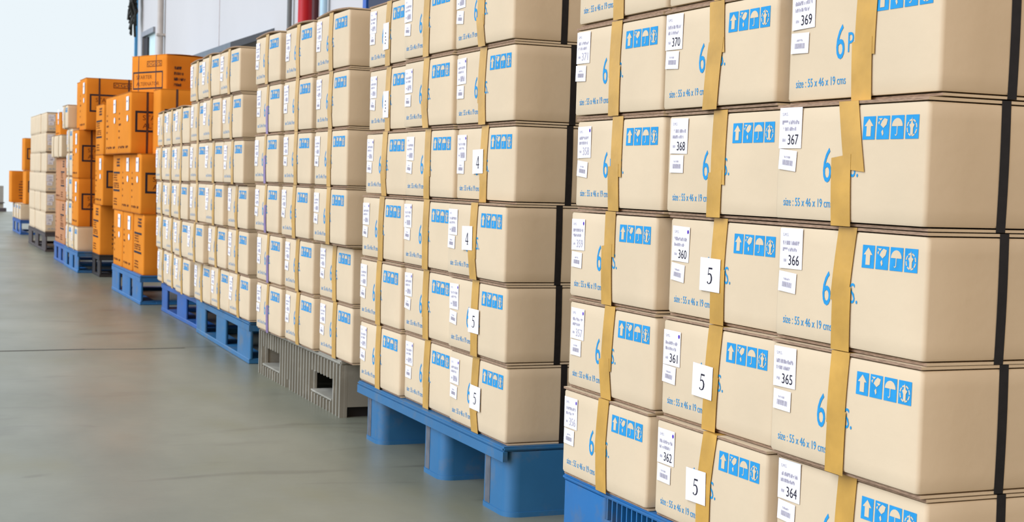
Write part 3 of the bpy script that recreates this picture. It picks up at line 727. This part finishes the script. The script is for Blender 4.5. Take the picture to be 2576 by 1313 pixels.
# the turned carton on top: its long lettered side faces the aisle and the camera
w, d, h = 0.30, 0.44, 0.278
r = obj('orange_carton', None, None, 'turned orange carton on top of the nearest orange stack, reading STARTER ALTERNATOR', 'carton', GA,
        loc=P3(10.114, 1.64, 1.2805), rz=math.radians(-158.8))
obj('body', obody(w, d, h, ORANGE), r)
for sg in (-1, 1): obj('top_flap', oflap(w, d, h, ORANGE, sg, True, 0.006), r); obj('bottom_flap', oflap(w, d, h, ORANGE, sg, False), r)
pl = ender(w, d, h, .004)
k = Ink(pl); k.frame(.05 * d, .90 * d, .205 * h, .62 * h, .010, INK_K); obj('printed_frame', k.mesh('printed_frame', False), r, 'black rectangular frame')
k = Ink(pl); k.text('STARTER', .15 * d, .60 * d, .445 * h, .535 * h, INK_BR); k.text('ALTERNATOR', .15 * d, .80 * d, .285 * h, .375 * h, INK_BR)
obj('printed_lettering', k.mesh('printed_lettering', False), r, 'dark brown lettering')
k = Ink(pl); k.frame(.45 * d, .87 * d, .725 * h, .865 * h, .005, INK_BR)
for i, ch in enumerate('OGOS'): k.text(ch, (.47 + .10 * i) * d, (.55 + .10 * i) * d, .755 * h, .835 * h, INK_K)
obj('printed_logo', k.mesh('printed_logo', False), r, 'boxed logo')
k = Ink(lambda u, v, lift: (w / 2 - u, d + .0045 + lift, v))
for i in range(4): k.scribble(.18 * w, (.36 + .05 * (i % 3)) * w, (.66 - .13 * i) * h, (.73 - .13 * i) * h, INK_K, 40 + i)
obj('printed_list', k.mesh('printed_list', False), r, 'short column of black text')
for u in (.21, .71): obj('strap', strap_mesh(w, h + .0003, .008, .0028, OSTRAP), r, 'thin dark strap', loc=(0, u * d, 0))

# ------------------------------------------------------------------ the mixed stack beyond
GB = 'cartons of the mixed orange and cream stack'
Z0 = 0.167
for c, F in enumerate((12.345, 11.955)):
    carton(F, 1.362, Z0, 'cream carton in bottom row of the mixed stack, %s one' % ('left', 'right')[c], GB, straps=False)
for r in range(4):
    carton(12.360, 1.362, Z0 + 0.1915 + PITCH * r, 'cream carton in %s row of the cream column in the mixed stack' % ('second', 'third', 'fourth', 'fifth')[r], GB, straps=False)
orange(11.960, 1.364, 0.3585, 'orange carton on a cream carton in the mixed stack, white label strip', GB, 0.385, 0.45, 0.372, 'label', 'title')
orange(11.960, 1.362, 0.7315, 'middle orange carton of three stacked in the mixed stack', GB, 0.385, 0.45, 0.372, 'label', 'title')
orange(11.850, 1.400, 1.1045, 'large orange carton topping the mixed stack against the sky, two straps', GB, 0.40, 0.60, 0.395, 'label', 'title')
orange(12.190, 1.410, 1.1290, 'narrow orange carton left beside the topmost orange carton, mixed stack', GB, 0.262, 0.55, 0.362, 'plain', 'plain', straps=False)
carton(12.525, 1.342, Z0 + 0.1920 + PITCH * 4, 'cream carton topping the cream column of the mixed stack', GB, straps=False)
GC = 'orange cartons on the black pallet'
orange(11.50, 1.470, 0.167, 'orange carton with black text list, standing on the black pallet', GC, 0.40, 0.45, 0.372, 'bars', 'list')
orange(11.345, 1.464, 0.5395, 'orange carton between two others above the black pallet, framed lettering', GC, 0.42, 0.45, 0.372, 'label', 'title')
orange(11.325, 1.462, 0.9120, 'orange carton with black bars, topmost above the black pallet', GC, 0.42, 0.45, 0.372, 'bars', 'plain')
GD = 'cartons behind the mixed stack'
for r in range(2):
    for c, F in enumerate((13.32, 12.94)):
        orange(F, 1.376, Z0 + 0.363 * r, 'brownish carton in %s row behind the mixed stack, %s one' % (('bottom', 'second')[r], ('left', 'right')[c]), GD, 0.372, 0.45, 0.362, ('notes', 'bars')[c], 'plain', BROWN)
for c, F in enumerate((13.33, 12.935)):
    carton(F, 1.338, Z0 + 0.727, 'plain cream carton jutting over brownish cartons, %s one' % ('left', 'right')[c], GD, plain=True, straps=False)
orange(13.36, 1.372, Z0 + 0.9185, 'low orange carton between cream cartons near the tall far stack', GD, 0.36, 0.45, 0.20, 'label', 'title', straps=False)
orange(13.33, 1.58, Z0 + 1.1195, 'flat brownish carton lying on top of the low orange carton', GD, 0.40, 0.28, 0.050, 'plain', 'plain', BROWN, straps=False)

# ------------------------------------------------------------------ tall narrow cream stack, printed sides towards the camera
GE = 'cream cartons of the tall far stack'
for r in range(6):
    for c in range(3):
        carton(14.75 + 0.56 * c, 1.410 + CW / 2 + RC.uniform(-.004, .004), 0.187 + PITCH * r, 'cream carton in %s row of tall far stack on dark brown pallet, %s one' % (ROWN[r], ('nearest', 'middle', 'farthest')[c]),
               GE, rz=RC.uniform(-.01, .01), straps=False, labels=(c == 0), lids=False)

# ------------------------------------------------------------------ the last stack
GF = 'cartons of the farthest stack'
for c, F in enumerate((19.43, 19.04, 18.65)):
    carton(F, 1.478, 0.175, 'cream carton at the base of the farthest stack, %s one' % ('left', 'middle', 'right')[c], GF)
orange(18.655, 1.535, 0.3665, 'orange carton with framed lettering, right in the farthest stack', GF, 0.40, 0.45, 0.40, 'plain', 'title')
orange(19.42, 1.430, 0.3665, 'orange carton with list of text, leftmost in the farthest stack', GF, 0.40, 0.45, 0.39, 'plain', 'list')
orange(18.655, 1.520, 0.7675, 'orange carton on top of the farthest stack', GF, 0.38, 0.50, 0.385, 'plain', 'title')
